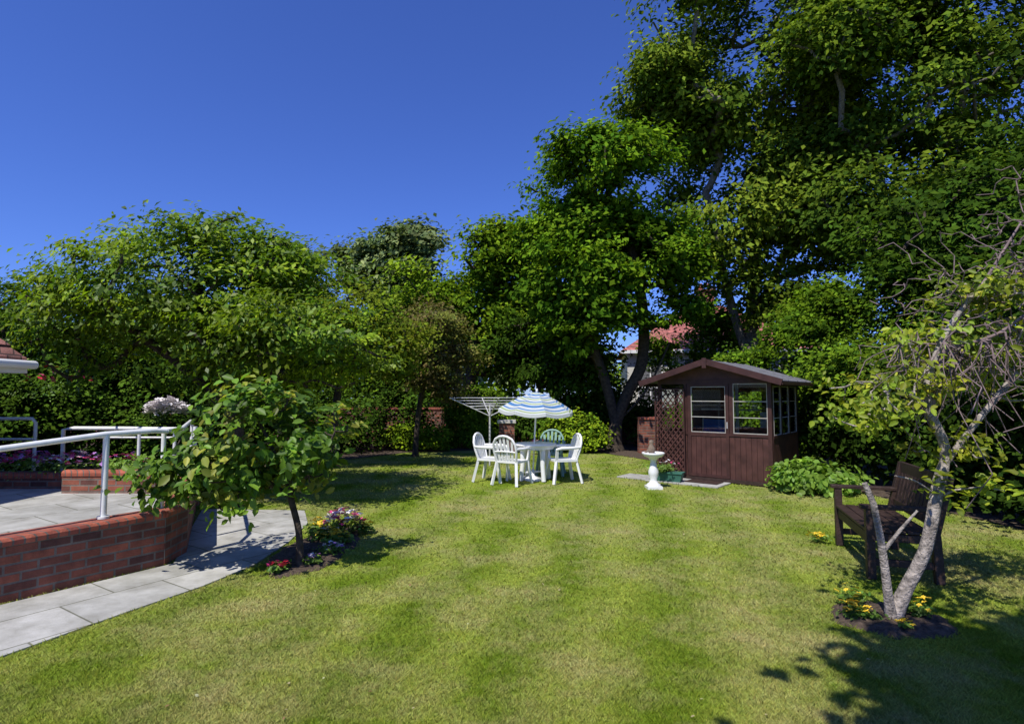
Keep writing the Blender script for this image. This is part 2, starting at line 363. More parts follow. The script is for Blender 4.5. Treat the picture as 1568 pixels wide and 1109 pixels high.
mb=MB(); mb.add([(x,y,.43) for x,y in tp],[tuple(range(len(tp)))],M_slab)
mb.add([(x,y,z) for x,y in tp for z in(.0,.43)],[(2*i,2*((i+1)%len(tp)),2*((i+1)%len(tp))+1,2*i+1) for i in range(len(tp))],M_wall); mb.obj('raised_terrace')
PL=empty('brick_planter'); wallseg('front',(-5.6,7.15),(-4.45,7.15),.64,.64,.12,PL); wallseg('side',(-4.44,7.15),(-4.65,7.8),.64,.64,.12,PL); wallseg('long',(-8.2,7.5),(-5.72,7.5),.56,.56,.12,PL)
mb=MB(); mb.add([(-5.6,7.25,.65),(-4.5,7.25,.65),(-4.7,7.9,.65),(-5.6,7.9,.65)],[(0,1,2,3)],M_soil); mb.add([(-8.2,7.6,.57),(-5.7,7.6,.57),(-5.7,8.2,.57),(-8.2,8.2,.57)],[(0,1,2,3)],M_soil); mb.obj('planter_soil',PL)
mb=MB(); d=Vector((.543,.84,0)); b=Vector((-3.72,5.25,0))
def rp(s,z): p=b+d*s; return (p.x,p.y,z)
mb.tube([rp(-3.2,.95),rp(-.9,1.2),rp(0,1.29),rp(.42,1.30),rp(.52,1.29)],.026,M_rail,10)
for s,zt in((-2.0,1.08),(0,1.29)): mb.tube([rp(s,.5),rp(s,zt)],.026,M_rail,10)
mb.tube([rp(0,.53),rp(0,.55)],.05,M_rail,12)
e=rp(.52,1.29); mb.tube([e,(-3.52,6.1,1.29),(-4.55,8.1,1.28)],.024,M_rail,10)
for p in((-3.48,5.72),(-3.6,6.5),(-4.45,7.95)): mb.tube([(*p,.5),(*p,1.29)],.022,M_rail,10)
mb.obj('handrail')
mb=MB(); mb.tube([(-6.35,8.1,.45),(-6.35,8.1,1.16),(-6.2,8.1,1.18),(-5.6,8.05,1.18),(-4.62,8.05,1.17)],.026,M_rail,10)
mb.tube([(-6.2,8.1,1.05),(-4.7,8.05,1.05)],.014,M_rail,8)
for x in(-5.25,-4.75): mb.tube([(x,8.06,.45),(x,8.06,1.17)],.022,M_rail,10)
mb.tube([(-8.6,8.4,1.3),(-7.05,8.4,1.3),(-7.0,8.4,1.24),(-7.0,8.4,.45)],.024,M_rail,10); mb.tube([(-8.6,8.4,1.0),(-7.0,8.4,1.0)],.018,M_rail,8)
mb.obj('handrail')
# ------------------------------------------------------------------ left house
H=empty('brick_house'); mb=MB(); mb.box((-14,-1,.431),(-6.95,7.2,2.05),M_wall); mb.add([(-14,7.2,2.05),(-6.95,7.2,2.05),(-10.4,7.2,4.6)],[(0,1,2)],M_wall); mb.obj('walls',H)
mb=MB(); ex=-6.36; z=2.10
nc=18
for i in range(nc):
    t0,t1=i/nc,(i+1)/nc; x0=ex-t0*4.04; x1=ex-t1*4.04; z0_=z+t0*3.1; z1_=z+t1*3.1
    for j in range(35):
        ya=-1.3+j*.25; dz=(j%2)*.006
        mb.add([(x0,ya,z0_+.03+dz),(x0,ya+.245,z0_+.03+dz),(x1,ya+.245,z1_+dz),(x1,ya,z1_+dz),(x0,ya,z0_-.01),(x0,ya+.245,z0_-.01),(x1,ya+.245,z1_-.03),(x1,ya,z1_-.03)],[(0,1,2,3),(0,4,5,1),(1,5,6,2),(3,7,4,0)],M_tile)
mb.add([(-14.4,-1.3,z),(-14.4,7.45,z),(-10.4,7.45,z+3.1),(-10.4,-1.3,z+3.1)],[(3,2,1,0)],M_tile)
mb.obj('roof',H)
mb=MB(); mb.box((ex-.6,7.40,1.93),(ex,7.46,2.07),M_white); mb.box((ex-.03,-1.3,1.93),(ex+.0,7.4,2.07),M_white)
mb.tube([(ex+.06,-1.3,2.04),(ex+.06,7.5,2.04)],.055,M_white,10); mb.tube([(ex-.6,7.5,2.03),(ex+.02,7.5,2.03)],.02,M_white,8); mb.box((-6.95,-1,1.93),(ex-.03,7.39,1.95),M_white); mb.obj('gutter_and_fascia',H)
mb=MB()
for y in(1.5,4.5):
    mb.box((-6.97,y,1.05),(-6.93,y+1.6,1.85),M_white); mb.box((-6.95,y+.06,1.1),(-6.925,y+.77,1.8),M_glass); mb.box((-6.95,y+.83,1.1),(-6.925,y+1.54,1.8),M_glass)
mb.obj('windows',H)
# ------------------------------------------------------------------ house behind
def house(name,x,y,w,d,he,hr,wallm,roofm,rot=0,chim=True):
    E=empty(name,(x,y,0)); E.rotation_euler=(0,0,rot)
    mb=MB(); mb.box((-w/2,-d/2,0),(w/2,d/2,he),wallm); mb.obj('walls',E)
    mb=MB(); o=.35
    mb.add([(-w/2-o,-d/2-o,he-.1),(w/2+o,-d/2-o,he-.1),(w/2+o,d/2+o,he-.1),(-w/2-o,d/2+o,he-.1),(-w/2+d/2,0,hr),(w/2-d/2,0,hr)],[(0,1,5,4),(1,2,5),(2,3,4,5),(3,0,4)],roofm)
    mb.box((-w/2-o,-d/2-o-.05,he-.22),(w/2+o,-d/2-o-.01,he-.06),M_white); mb.obj('roof',E)
    if chim:
        mb=MB(); mb.box((-.45,-.3,hr-.6),(.45,.3,hr+.8),M_wall); mb.box((-.52,-.37,hr+.8),(.52,.37,hr+.9),M_wall)
        for q in(-.22,.22): mb.lathe([(.11,0),(.09,.35),(.0,.35)],(q,0,hr+.9),M_cope,10)
        mb.obj('chimney',E)
    mb=MB()
    for i in range(4):
        for zz in ([.9,he-1.6] if he>3.6 else [.9]):
            xx=-w/2+w*(i+.5)/4; mb.box((xx-.6,-d/2-.05,zz),(xx+.6,-d/2-.01,zz+1.15),M_white); mb.box((xx-.54,-d/2-.06,zz+.06),(xx-.03,-d/2-.052,zz+1.09),M_slate); mb.box((xx+.03,-d/2-.06,zz+.06),(xx+.54,-d/2-.052,zz+1.09),M_slate)
    mb.obj('windows',E)
house('red_roofed_house',10.6,31,8.8,7,3.9,6.5,M_render,M_tilepk,-.15)
mb=MB(); mb.box((0,0,0),(30,.22,1.15),M_wall); mb.box((0,-.03,1.15),(30,.25,1.22),M_cope); mb.obj('garden_wall',loc=(-16,19.3,0))
mb=MB(); mb.box((0,0,0),(1.9,.22,.95),M_wall); mb.box((0,-.03,.95),(1.9,.25,1.02),M_cope); mb.obj('garden_wall',loc=(3.6,16.2,0))
mb=MB(); mb.box((-.22,-.22,0),(.22,.22,.85),M_wall); mb.box((-.26,-.26,.85),(.26,.26,.93),M_stone); mb.obj('brick_pillar',loc=(-.15,16.4,0))
# ------------------------------------------------------------------ summerhouse
mb=MB(); Wd=2.18; Dp=1.75
def boards(x0,x1,z0,z1,y,ax='x',m=M_brown,w=.095,out=1):
    k=max(1,round((x1-x0)/w)); s=(x1-x0)/k
    for i in range(k):
        a=x0+i*s+.003; c=x0+(i+1)*s-.003
        if ax=='x': mb.box((a,y,z0),(c,y+.02,z1),m)
        else: mb.box((y-.02,a,z0),(y,c,z1),m)
mb.box((-.02,-.02,.0),(Wd+.02,Dp,.06),M_bench)
boards(.07,.60,.06,.86,.012); boards(1.42,Wd-.07,.06,.86,.012); boards(.69,1.36,.12,.84,-.002,m=M_brown)
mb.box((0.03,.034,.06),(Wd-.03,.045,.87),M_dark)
for a in((.62,.69),(1.36,1.42)): mb.box((a[0],-.012,.07),(a[1],.03,1.84),M_brown2)
mb.box((.69,-.012,.07),(1.36,.03,.12),M_brown2); mb.box((.69,-.012,.84),(1.36,.03,.91),M_brown2); mb.box((.69,-.012,1.79),(1.36,.03,1.84),M_brown2)
mb.box((.07,-.004,.86),(.62,.04,.91),M_brown2); mb.box((1.42,-.004,.86),(Wd-.07,.04,.91),M_brown2)
for a in((0,.07),(.55,.61),(1.43,1.5),(Wd-.07,Wd)): mb.box((a[0],-.008 if a[0] in(0,Wd-.07) else -.006,.06 if a[0] in(0,Wd-.07) else .911),(a[1],.06,1.84),M_brown2)
mb.box((0,-.01,1.84),(Wd,.05,1.93),M_brown2)
mb.add([(0,0,1.93),(Wd,0,1.93),(Wd/2,0,2.22),(0,.04,1.93),(Wd,.04,1.93),(Wd/2,.04,2.22)],[(0,1,2),(5,4,3),(0,3,4,1),(1,4,5,2),(2,5,3,0)],M_brown)
for x0,x1 in((.69,1.36),(1.5,Wd-.07)):
    mb.box((x0,.012,.91),(x1,.016,1.84 if x0>1 else 1.79),M_glass)
    zt=1.84 if x0>1 else 1.79
    for a in(x0,x1-.014): mb.box((a,-.0,.911),(a+.014,.011,zt-.001),M_cream)
    for zz in(.911,1.2,1.5,zt-.016): mb.box((x0+.014,-.001,zz),(x1-.014,.010,zz+.015),M_cream)
mb.box((.07,.012,.91),(.55,.016,1.84),M_glass)
mb.box((1.385,-.03,1.0),(1.40,-.012,1.12),M_metal)
x0,x1,z0,z1=-.02,.56,.12,1.72
for s in(-1,1):
    for c in np.arange(-2.5,3,.13):
        pts=[]
        for t in np.linspace(0,1,60):
            x=x0+(x1-x0)*t; z=z0+ (c+ s*(x-x0)*1.25)+ (.4 if s<0 else 0)
            if z0<=z<=z1: pts.append((x,z))
        if len(pts)>3: mb.bar((pts[0][0],-.06-.006*s,pts[0][1]),(pts[-1][0],-.06-.006*s,pts[-1][1]),.022,.008,M_brown,up=(0,1,0))
for a in(x0-.02,x1): mb.box((a,-.075,z0-.02),(a+.025,-.045,z1+.03),M_brown2)
for zz in(z0-.03,z1+.01): mb.box((x0+.005,-.074,zz),(x1-.0,-.046,zz+.025),M_brown2)
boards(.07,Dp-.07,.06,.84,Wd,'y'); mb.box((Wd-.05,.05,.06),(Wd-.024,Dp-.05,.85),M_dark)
mb.box((Wd-.04,.07,.84),(Wd+.012,Dp-.07,.89),M_brown2); mb.box((Wd-.05,.05,1.8),(Wd+.004,Dp,1.93),M_brown2)
for a in(.0,.58,1.13,Dp-.07): mb.box((Wd-.06,a if a else .061,.06 if a in(0,Dp-.07) else .89),(Wd+.006,a+.07,1.80),M_brown2)
for a,b_ in((.13,.58),(.65,1.13),(1.2,Dp-.07)):
    mb.box((Wd-.02,a,.89),(Wd-.016,b_,1.8),M_glass)
    for zz in(.891,1.2,1.5,1.775): mb.box((Wd-.012,a+.014,zz),(Wd+.0,b_-.014,zz+.015),M_cream)
    for y in(a,b_-.014): mb.box((Wd-.013,y,.891),(Wd+.001,y+.014,1.797),M_cream)
mb.box((0,.06,.06),(.03,Dp,.9),M_brown); mb.box((0,.06,1.75),(.03,Dp,1.93),M_brown); mb.box((0,.8,.9),(.03,.9,1.75),M_brown)
mb.box((0,Dp,.0),(Wd,Dp+.03,.95),M_brown); mb.box((0,Dp,1.7),(Wd,Dp+.03,1.93),M_brown); mb.box((0,Dp,.95),(.8,Dp+.03,1.7),M_brown); mb.box((1.5,Dp,.95),(Wd,Dp+.03,1.7),M_brown)
mb.add([(0,Dp,1.93),(Wd,Dp,1.93),(Wd/2,Dp,2.22)],[(2,1,0)],M_brown)
zr=2.29; sl=(zr-1.90)/(Wd/2+.2); y0=-.28; y1=Dp+.3
for s in(-1,1):
    xe=Wd/2+s*(Wd/2+.26); ze=zr-sl*(Wd/2+.26)
    vs=[(Wd/2,y0,zr),(xe,y0,ze),(xe,y1,ze),(Wd/2,y1,zr)]; vs+=[(x,y,z-.025) for x,y,z in vs]
    mb.add(vs,[(0,1,2,3),(7,6,5,4),(0,4,5,1),(1,5,6,2),(2,6,7,3)],M_felt)
    for yb in np.linspace(y0+.4,y1-.02,4):
        mb.bar((Wd/2,yb,zr+.004),(xe,yb,ze+.004),.05,.012,M_felt)
    mb.bar((Wd/2,y0-.015,zr-.035),(xe,y0-.015,ze-.035),.03,.11,M_brown2,up=(0,0,1))
    mb.bar((xe,y0,ze-.045),(xe,y1,ze-.045),.02,.06,M_brown2)
mb.box((Wd/2-.04,y0-.05,zr-.16),(Wd/2+.04,y0-.03,zr+.03),M_brown2)
mb.box((.8,.35,.5),(1.3,.40,1.15),M_blue); mb.box((.8,.40,.45),(1.3,.9,.5),M_blue)
for x in(.78,1.32): mb.bar((x,.3,.06),(x,.4,1.2),.03,.03,M_stone); mb.bar((x,.9,.06),(x,.45,.6),.03,.03,M_stone)
mb.box((.3,Dp-.25,1.3),(2.0,Dp-.01,1.33),M_stone)
mb.box((1.8,.6,1.0),(2.0,.9,1.3),M_stone)
mb.box((1.5,.12,.911),(1.56,.14,1.84),M_stone)
mb.obj('summerhouse',loc=(2.97,11.6,0.02),rotz=math.radians(-40))
mb=MB(); mb.box((.05,-.72,0),(.72,-.06,.03),M_slab); mb.box((.73,-.72,0),(1.45,-.06,.031),M_slab); mb.box((-.6,-.65,0),(.04,-.1,.029),M_slab); mb.obj('paving_slabs',loc=(2.97,11.6,0),rotz=math.radians(-40),bevel=.006)
mb=MB(); mb.box((.75,-.5,.032),(1.35,-.15,.045),M_bench); mb.obj('doormat',loc=(2.97,11.6,0),rotz=math.radians(-40))
mb=MB(); mb.box((-.13,-.13,0),(.13,.13,.05),M_white)
mb.lathe([(.12,.05),(.12,.08),(.075,.11),(.06,.16),(.085,.24),(.09,.30),(.065,.38),(.05,.46),(.06,.50),(.09,.54),(.15,.56),(.19,.60),(.2,.63),(.185,.635),(.15,.60),(.0,.585)],(0,0,0),M_white,24)
mb.obj('bird_bath',loc=(2.5,10.15,0))
mb=MB(); mb.lathe([(0,0),(.045,.01),(.065,.06),(.06,.12),(.035,.17),(.042,.20),(.036,.24),(0,.255)],(0,0,.60),M_birdw,14); mb.tube([(0.02,0,.82),(.07,0,.81)],[.014,.002],M_birdw,6); mb.tube([(-.03,0,.68),(-.13,0,.62)],[.03,.014],M_birdw,6); mb.obj('bird_figurine',loc=(2.47,10.15,0.0))
# ------------------------------------------------------------------ plants
def flowers(name,x,y,z,r,h,petal,nf=26,nl=260,cols=((.07,.15,.03),),fs=.03,leaf=.05):
    E=empty(name,(0,0,0))
    C=np.array([[x,y,z+h*.4]]*14)+rng.normal(size=(14,3))*np.array([r,r,h*.25])*.45; D=nrm(C-np.array([x,y,z]))
    foliage('leaves',C,D,nl//14,r*.4,leaf,cols,M_leaf,E,near=True,zmin=z)
    mb=MB()
    for i in range(nf):
        a=rng.random()*6.28; q=r*math.sqrt(rng.random()); px,py=x+q*math.cos(a),y+q*math.sin(a); pz=z+h*(.75+.45*rng.random())*(1-.3*(q/r)**2)
        pm=petal[rng.integers(len(petal))]; tx=rng.normal()*.35; ty=rng.normal()*.35-.2
        for j in range(5):
            b0=j*1.2566+a; s=fs*(.7+.5*rng.random())
            vs=[(0,0,0),(s*math.cos(b0-.5)*.7,s*math.sin(b0-.5)*.7,.006),(s*math.cos(b0),s*math.sin(b0),.002),(s*math.cos(b0+.5)*.7,s*math.sin(b0+.5)*.7,.006)]
            mb.add([(px+v[0],py+v[1],pz+v[2]+v[0]*tx+v[1]*ty) for v in vs],[(0,1,2,3)],pm)
    mb.obj('blossoms',E)
GL=((.09,.19,.03),(.12,.22,.035))
flowers('petunia_plant',-1.98,6.75,.03,.20,.26,[M_wht,M_wht,M_pink],80,cols=GL,fs=.040)
flowers('marigold_plant',-1.92,6.3,.03,.15,.14,[M_yell],30,cols=GL)
flowers('marigold_plant',-1.78,6.85,.03,.12,.14,[M_yell,M_pink],24,cols=GL)
flowers('marigold_plant',-2.25,6.75,.03,.12,.16,[M_yell],22,cols=GL)
flowers('marigold_plant',-2.1,6.5,.03,.14,.13,[M_yell,M_wht],18,cols=GL)
flowers('viola_plant',-1.85,5.95,.03,.13,.10,[M_purp,M_wht],20,200,cols=GL,fs=.024,leaf=.035)
flowers('geranium_plant',-2.16,5.36,.03,.09,.08,[M_pink,M_red],22,cols=GL)
flowers('petunia_plant',-1.94,5.6,.03,.08,.08,[M_wht,M_purp],10,cols=GL)
flowers('marigold_plant',2.50,4.26,.03,.11,.10,[M_yell],30,cols=GL,fs=.024,leaf=.035)
flowers('marigold_plant',2.62,4.50,.03,.10,.14,[M_yell],10,cols=GL,fs=.022,leaf=.035)
flowers('marigold_plant',3.0,4.26,.03,.08,.13,[M_yell],10,cols=GL,fs=.022,leaf=.035)
flowers('marigold_plant',2.74,4.06,.03,.05,.05,[M_yell],9,60,cols=GL,fs=.022,leaf=.03)
flowers('marigold_plant',3.40,6.45,.03,.10,.08,[M_yell],16,140,cols=GL,fs=.026,leaf=.035)
flowers('viola_plant',-6.0,7.85,.58,.4,.26,[M_purp,M_wht,M_pink],120,500,cols=GL,fs=.035)
flowers('viola_plant',-6.7,7.85,.58,.35,.28,[M_purp,M_pink],110,400,cols=GL,fs=.035)
flowers('viola_plant',-5.1,7.55,.65,.3,.2,[M_pink,M_purp],40,500,cols=GL,fs=.03)
flowers('rose_bush',-7.6,9.6,1.5,.5,.6,[M_red,M_pink],30,300,cols=GL,fs=.05)
flowers('geranium_plant',.75,15.9,.02,.25,.35,[M_pink,M_purp,M_wht],36,300,cols=GL,fs=.055)
flowers('white_hydrangea_bush',-6.85,11.3,1.0,.38,.5,[M_wht],420,350,cols=GL,fs=.06)
mb=MB(); mb.add([(-.24,-.09,0),(.24,-.09,0),(.24,.09,0),(-.24,.09,0),(-.28,-.12,.17),(.28,-.12,.17),(.28,.12,.17),(-.28,.12,.17)],[(3,2,1,0),(0,1,5,4),(1,2,6,5),(2,3,7,6),(3,0,4,7),(4,5,6,7)],M_gtrough); mb.box((-.29,-.13,.15),(.29,.13,.175),M_gtrough); mb.obj('trough_planter',loc=(2.95,10.85,.03),rotz=math.radians(-30))
flowers('trough_flowers',2.95,10.85,.2,.24,.2,[M_wht,M_pink],14,420,cols=GL)
def shrub(name,ells,n,per,rc,leaf,cols,near=False,mat=None,flat=.7,carve=-.7,w=.32,cv=.35,lb=0):
    if lb: ells=lobes(ells,lb)
    C,D=clumps(ells,n,.3,carve); C[:,2]=np.maximum(C[:,2],.08)
    return foliage(name,C,D,per,rc,leaf,cols,mat or M_leafd,near=near,flat=flat,w=w,cvar=cv,out_s=.7)
shrub('hydrangea_bush',[(5.15,9.75,.22,.62,.45,.30),(4.75,9.6,.2,.35,.35,.25)],70,45,.16,.10,((.14,.27,.04),(.17,.31,.045)),True,M_leaf,w=.42)
DK=((.036,.082,.010),(.052,.108,.012),(.024,.052,.008)); MD=((.078,.155,.011),(.105,.195,.014),(.045,.10,.010)); BR=((.135,.235,.013),(.17,.27,.016),(.07,.145,.011))
VD=((.022,.048,.007),(.03,.065,.009),(.015,.034,.006))
GG=((.15,.21,.09),(.175,.24,.105),(.09,.145,.055)); OL=((.125,.135,.038),(.115,.145,.032),(.145,.13,.055))
n=1200; P=rng.random((n,3))*np.array([1.75,1.0,1.78])+np.array([-2.1,17.4,0]); D=nrm(P-np.array([-1.2,17.9,.9]))
foliage('box_hedge',P,D,24,.13,.08,MD,M_leafd,flat=1,outw=.9)
shrub('garden_shrub',[(-6.85,11.5,.55,.5,.35,.6)],60,50,.25,.10,DK)
shrub('laurel_hedge',[(7.0,y,1.35,.95,1.2,1.5) for y in np.arange(3.5,12,1.4)],900,52,.3,.12,VD,lb=3)
shrub('laurel_hedge',[(8.3,11.8,2.2,1.7,1.3,2.1),(7.0,12.4,1.6,1.1,.9,1.5),(6.8,10.6,1.4,.8,.9,1.3)],500,60,.32,.11,MD,lb=4)
shrub('garden_shrub',[(8.8,y,2.4,1.2,1.5,1.9) for y in (6,8,10)],450,60,.35,.12,DK,lb=3)
shrub('garden_shrub',[(-3.0,17,.35,.8,.5,.4),(-2.2,16.9,.3,.4,.4,.35)],120,40,.18,.09,BR)
shrub('garden_shrub',[(1.6,16.6,.55,.7,.5,.65),(2.2,16.4,.5,.5,.4,.5)],160,45,.2,.10,BR)
shrub('garden_shrub',[(-.2,18,.7,.9,.6,.7),(.9,17.6,.8,.7,.6,.8)],160,45,.25,.11,DK)
shrub('garden_shrub',[(-5.4,16.5,.8,1.6,1,1.0),(-3.6,18,.9,1.4,.8,1.2)],220,50,.3,.12,DK)
shrub('garden_shrub',[(-8.5,14,1.0,2.0,1.2,1.4),(-6.5,14.8,.8,1.3,1.1,1.1)],260,50,.3,.12,DK)
shrub('garden_shrub',[(-9.8,11.2,1.2,1.6,1.2,1.3),(-8.9,10.4,1.0,.9,.8,1.1),(-6.0,10.8,.4,.9,.7,.5),(-7.9,11.6,.8,.6,.4,.8)],440,55,.28,.10,DK)
shrub('garden_shrub',[(-9.8,14.2,2.0,2.0,1.2,1.8),(-7.4,14.6,1.8,1.6,1.1,1.6),(-12.5,14.2,2.0,1.8,1.2,1.8)],420,55,.35,.13,DK,lb=3)
shrub('garden_shrub',[(5.3,15.2,.8,1.3,.8,.9),(7,14.5,1.0,1.2,.8,1.2)],200,50,.28,.1,MD)
shrub('garden_shrub',[(7.6,18,1.6,2,.9,1.8),(2.4,18.6,1.1,1.4,.6,1.3),(4.6,18.2,1.4,1.3,.7,1.6)],380,50,.3,.12,DK)
# ------------------------------------------------------------------ trees
def tree(name,trunks,ells,n,per,rc,leaf,cols,r0,bark=M_bark,carve=-.35,f=1.0,flat=.45,near=False,maxb=300,rtip=.006,w=.3,rin=.45,mat=None,cv=.4,sides=8,bend=.1,power=.42,out_s=.85,lb=6):
    if lb: ells=lobes(ells,lb)
    E=empty(name); C,D=clumps(ells,n,rin,carve,f)
    foliage('foliage',C,D,per,rc,leaf,cols,mat or (M_leaf if near else M_leaff),E,flat=flat,near=near,w=w,cvar=cv,out_s=out_s)
    wood('trunk_and_branches',trunks,C,bark,E,r0,rtip,maxb=maxb,sides_tr=sides,bend=bend,power=power)
    return E
tree('cherry_tree',[[(-4.35,9,0),(-4.3,9,.8),(-4.45,9,1.5),(-4.9,9.1,2.6)],[(-4.35,9,1.2),(-3.9,8.9,1.8),(-3.4,8.9,2.3)],[(-4.4,9,1.4),(-5.2,9.2,2.0),(-6.2,9.3,2.7)]],
 [(-5.1,9,3.2,2.2,2.0,1.25),(-6.5,9.1,2.8,1.3,1.5,1.15),(-3.1,8.9,2.4,1.3,1.4,.9),(-4.6,9,2.4,1.9,1.6,.8),(-6.2,9.1,4.1,.7,.8,.45),(-5.0,9,4.2,.9,.8,.45),(-3.9,9,3.7,.8,.8,.5)],
 640,84,.33,.10,BR,.12,carve=-.22,f=1.6,flat=.25,maxb=380,w=.25,rin=.25,out_s=1.05,mat=M_leaf,lb=3)
tree('maple_tree',[[(-4.0,12.9,0),(-4.0,12.9,1.2),(-3.8,12.9,2.6)]],[(-3.6,12.9,3.2,1.4,1.3,1.1),(-4.6,13,2.8,1.2,1.2,1.0),(-2.7,12.9,2.6,.8,1,.7)],300,75,.35,.10,((.12,.18,.018),(.09,.155,.016),(.145,.20,.018)),.09,carve=-.2,lb=3)
tree('copper_shrub_tree',[[(-2.6,15.4,0),(-2.5,15.3,1.2),(-2.3,15.2,2.2)]],[(-2.3,15.2,3.0,1.2,1.2,1.4),(-1.7,15.2,2.2,.8,.9,.8)],240,75,.33,.10,OL,.07,carve=-.2,f=1.5,lb=4)
tree('lime_tree',[[(-1.6,20.3,0),(-1.5,20.3,2.0),(-1.3,20.2,4.5)],[(-1.5,20.3,1.8),(-2.3,20.2,3.2),(-3,20.2,4)]],[(-1.4,20.2,5.0,2.3,2.2,2.2),(-2.9,20,4.0,1.5,1.5,1.7),(.1,20.3,6.4,1.3,1.3,1.8),(.6,20,3.8,1.5,1.3,1.8)],540,75,.55,.19,((.10,.185,.012),(.13,.22,.014),(.055,.12,.010)),.2,carve=-.2,f=1.0,lb=5)
tree('hawthorn_tree',[[(.9,18.6,0),(.9,18.5,1.5),(.9,18.4,2.5)]],[(1.0,18.4,3.2,1.6,1.2,1.6),(2.1,18.2,2.4,1.2,.8,1.2)],240,70,.4,.15,DK,.12,lb=3)
tree('sycamore_tree',[[(3.05,17,0),(3.1,17,.8),(3.45,17,1.7),(3.9,17,2.7),(3.9,17,4.5),(3.4,17,7)],[(3.1,17,.7),(2.8,17,2.0),(2.3,16.9,3.4),(1.9,16.9,5)],[(3.2,17,.9),(4.0,16.9,1.8),(4.7,16.9,3.2)]],
 [(2.9,17,7.5,2.1,2.0,2.5),(2.1,16.8,5.2,1.8,1.7,1.9),(3.8,17,5.8,1.9,1.7,1.6),(2.5,16.6,3.6,1.7,1.4,1.0),(1.5,16.9,7.0,.8,.9,1.3),(5.0,16.8,3.9,1.1,.9,.6)],740,76,.45,.18,((.085,.175,.011),(.125,.235,.015),(.048,.115,.009)),.21,carve=-.12,f=1.2,flat=.35,maxb=400,lb=6)
tree('poplar_tree',[[(8.0,19,0),(8.0,19,3),(8.3,19,7),(9,19,12)],[(8.0,19,2.5),(7.3,19,5),(6.6,19,8.5)],[(8.1,19,4),(9.5,19,7),(11,19,10)]],
 [(8.6,19,12.4,4.2,3.6,3.6),(7.2,18.8,8.0,2.8,2.6,2.3),(6.6,18.6,6.0,1.8,1.6,1.0),(10,19,7.5,2.6,2.4,2.2),(6.0,19,11.6,2.0,2.2,2.6),(8.6,18.4,4.8,1.5,1.2,1.0)],980,70,.62,.20,((.105,.165,.020),(.14,.21,.024),(.058,.11,.014)),.26,bark=M_barkL,carve=-.12,f=.9,maxb=420,rin=.4,lb=5)
tree('poplar_tree',[[(12.5,16.5,0),(12.5,16.5,3),(12.8,16.5,7),(13.5,16.5,11)],[(12.5,16.5,2.5),(11.3,16.3,5),(10.6,16.2,8.5)],[(12.6,16.5,4),(14,16.5,7),(15.5,16.5,9)]],
 [(12.6,16.5,11,4.2,3.4,4.0),(12.0,16,6.5,3.2,2.6,2.4),(15,16,7.5,3,2.6,3.2),(11.2,17,13.2,2.6,2.4,2.2)],1000,72,.6,.19,((.08,.14,.016),(.11,.18,.018),(.045,.09,.012)),.25,bark=M_barkL,carve=-.2,f=.9,maxb=400,rin=.35,lb=4)
tree('elm_tree',[[(10.6,12.6,0),(10.5,12.5,2),(10.7,12.5,4.5)],[(10.5,12.5,1.6),(9.6,12.3,3.0),(9.2,12.3,4)]],[(10.8,12.6,5.0,2.3,2.0,2.0),(9.4,12.3,3.8,1.5,1.3,1.2),(12.6,12.5,5.5,2.2,2,2.5)],520,80,.48,.15,DK,.18,maxb=300,lb=5)
tree('elder_tree',[[(7.9,15.4,0),(7.9,15.4,1.2),(7.8,15.4,2.4)]],[(8.0,15.4,3.0,1.2,1.0,1.0),(6.8,15.2,2.1,1.0,.9,.8),(8.6,15.3,3.8,1.0,1.0,1.0)],240,75,.34,.13,MD,.09,carve=-.15,f=1.4,lb=4)
tree('rowan_tree',[[(7.0,22,0),(7.0,22,1.6),(7.1,22,3.4)],[(7.0,22,1.4),(6.2,22,2.6),(5.9,22,3.6)],[(7.0,22,1.6),(7.9,22,2.8),(8.6,22,3.9)]],[(6.1,22,3.5,1.1,1.0,1.3),(7.6,22,4.5,1.2,1.0,1.1),(8.9,22,3.9,1.3,1.0,1.3),(7.3,22,2.9,1.3,.9,.7)],150,60,.38,.15,MD,.11,carve=-.1,f=1.6,lb=3,rin=.3)
tree('distant_poplar_tree',[[(-5.6,31,0),(-5.6,31,4),(-5.5,31,9)]],[(-5.5,31,8.5,2.4,2.2,3.3),(-7.9,31,7.3,2.2,2,3.0),(-10.5,31,6.8,2.4,2,3.3)],620,55,.65,.32,GG,.3,maxb=150,carve=-.2,f=.8,lb=4)
el=[]
for x in np.arange(-44,50,3.6):
    hgt=5.0+1.6*math.sin(x*.7)+rng.random()*1.5+ (2 if -3<x<24 else 0)
    if 6<x<15: hgt=4.2
    el.append((x,36+rng.random()*4,hgt*.5,2.8,2.2,hgt*.55))
shrub('distant_trees',el,1200,45,.9,.40,MD+GG[:1])
el=[(x,22.5+.8*math.sin(x),h*.5,1.9,1.3,h*.55) for x,h in((-22,5.5),(-19,5.0),(-17,4.6),(-14.8,4.8),(-12.5,5.0),(-10.2,4.8),(-8.2,5.2),(-6.2,5.2),(-4.2,5.0),(17,6),(20,7))]
shrub('distant_trees',el,850,60,.6,.22,DK+MD[:1])
tree('willow_tree',[[(-11.3,12.6,0),(-11.2,12.6,1.5),(-11.2,12.6,2.4)]],[(-11.2,12.6,3.0,1.2,1.2,1.1)],160,70,.4,.1,DK,.1,lb=0)
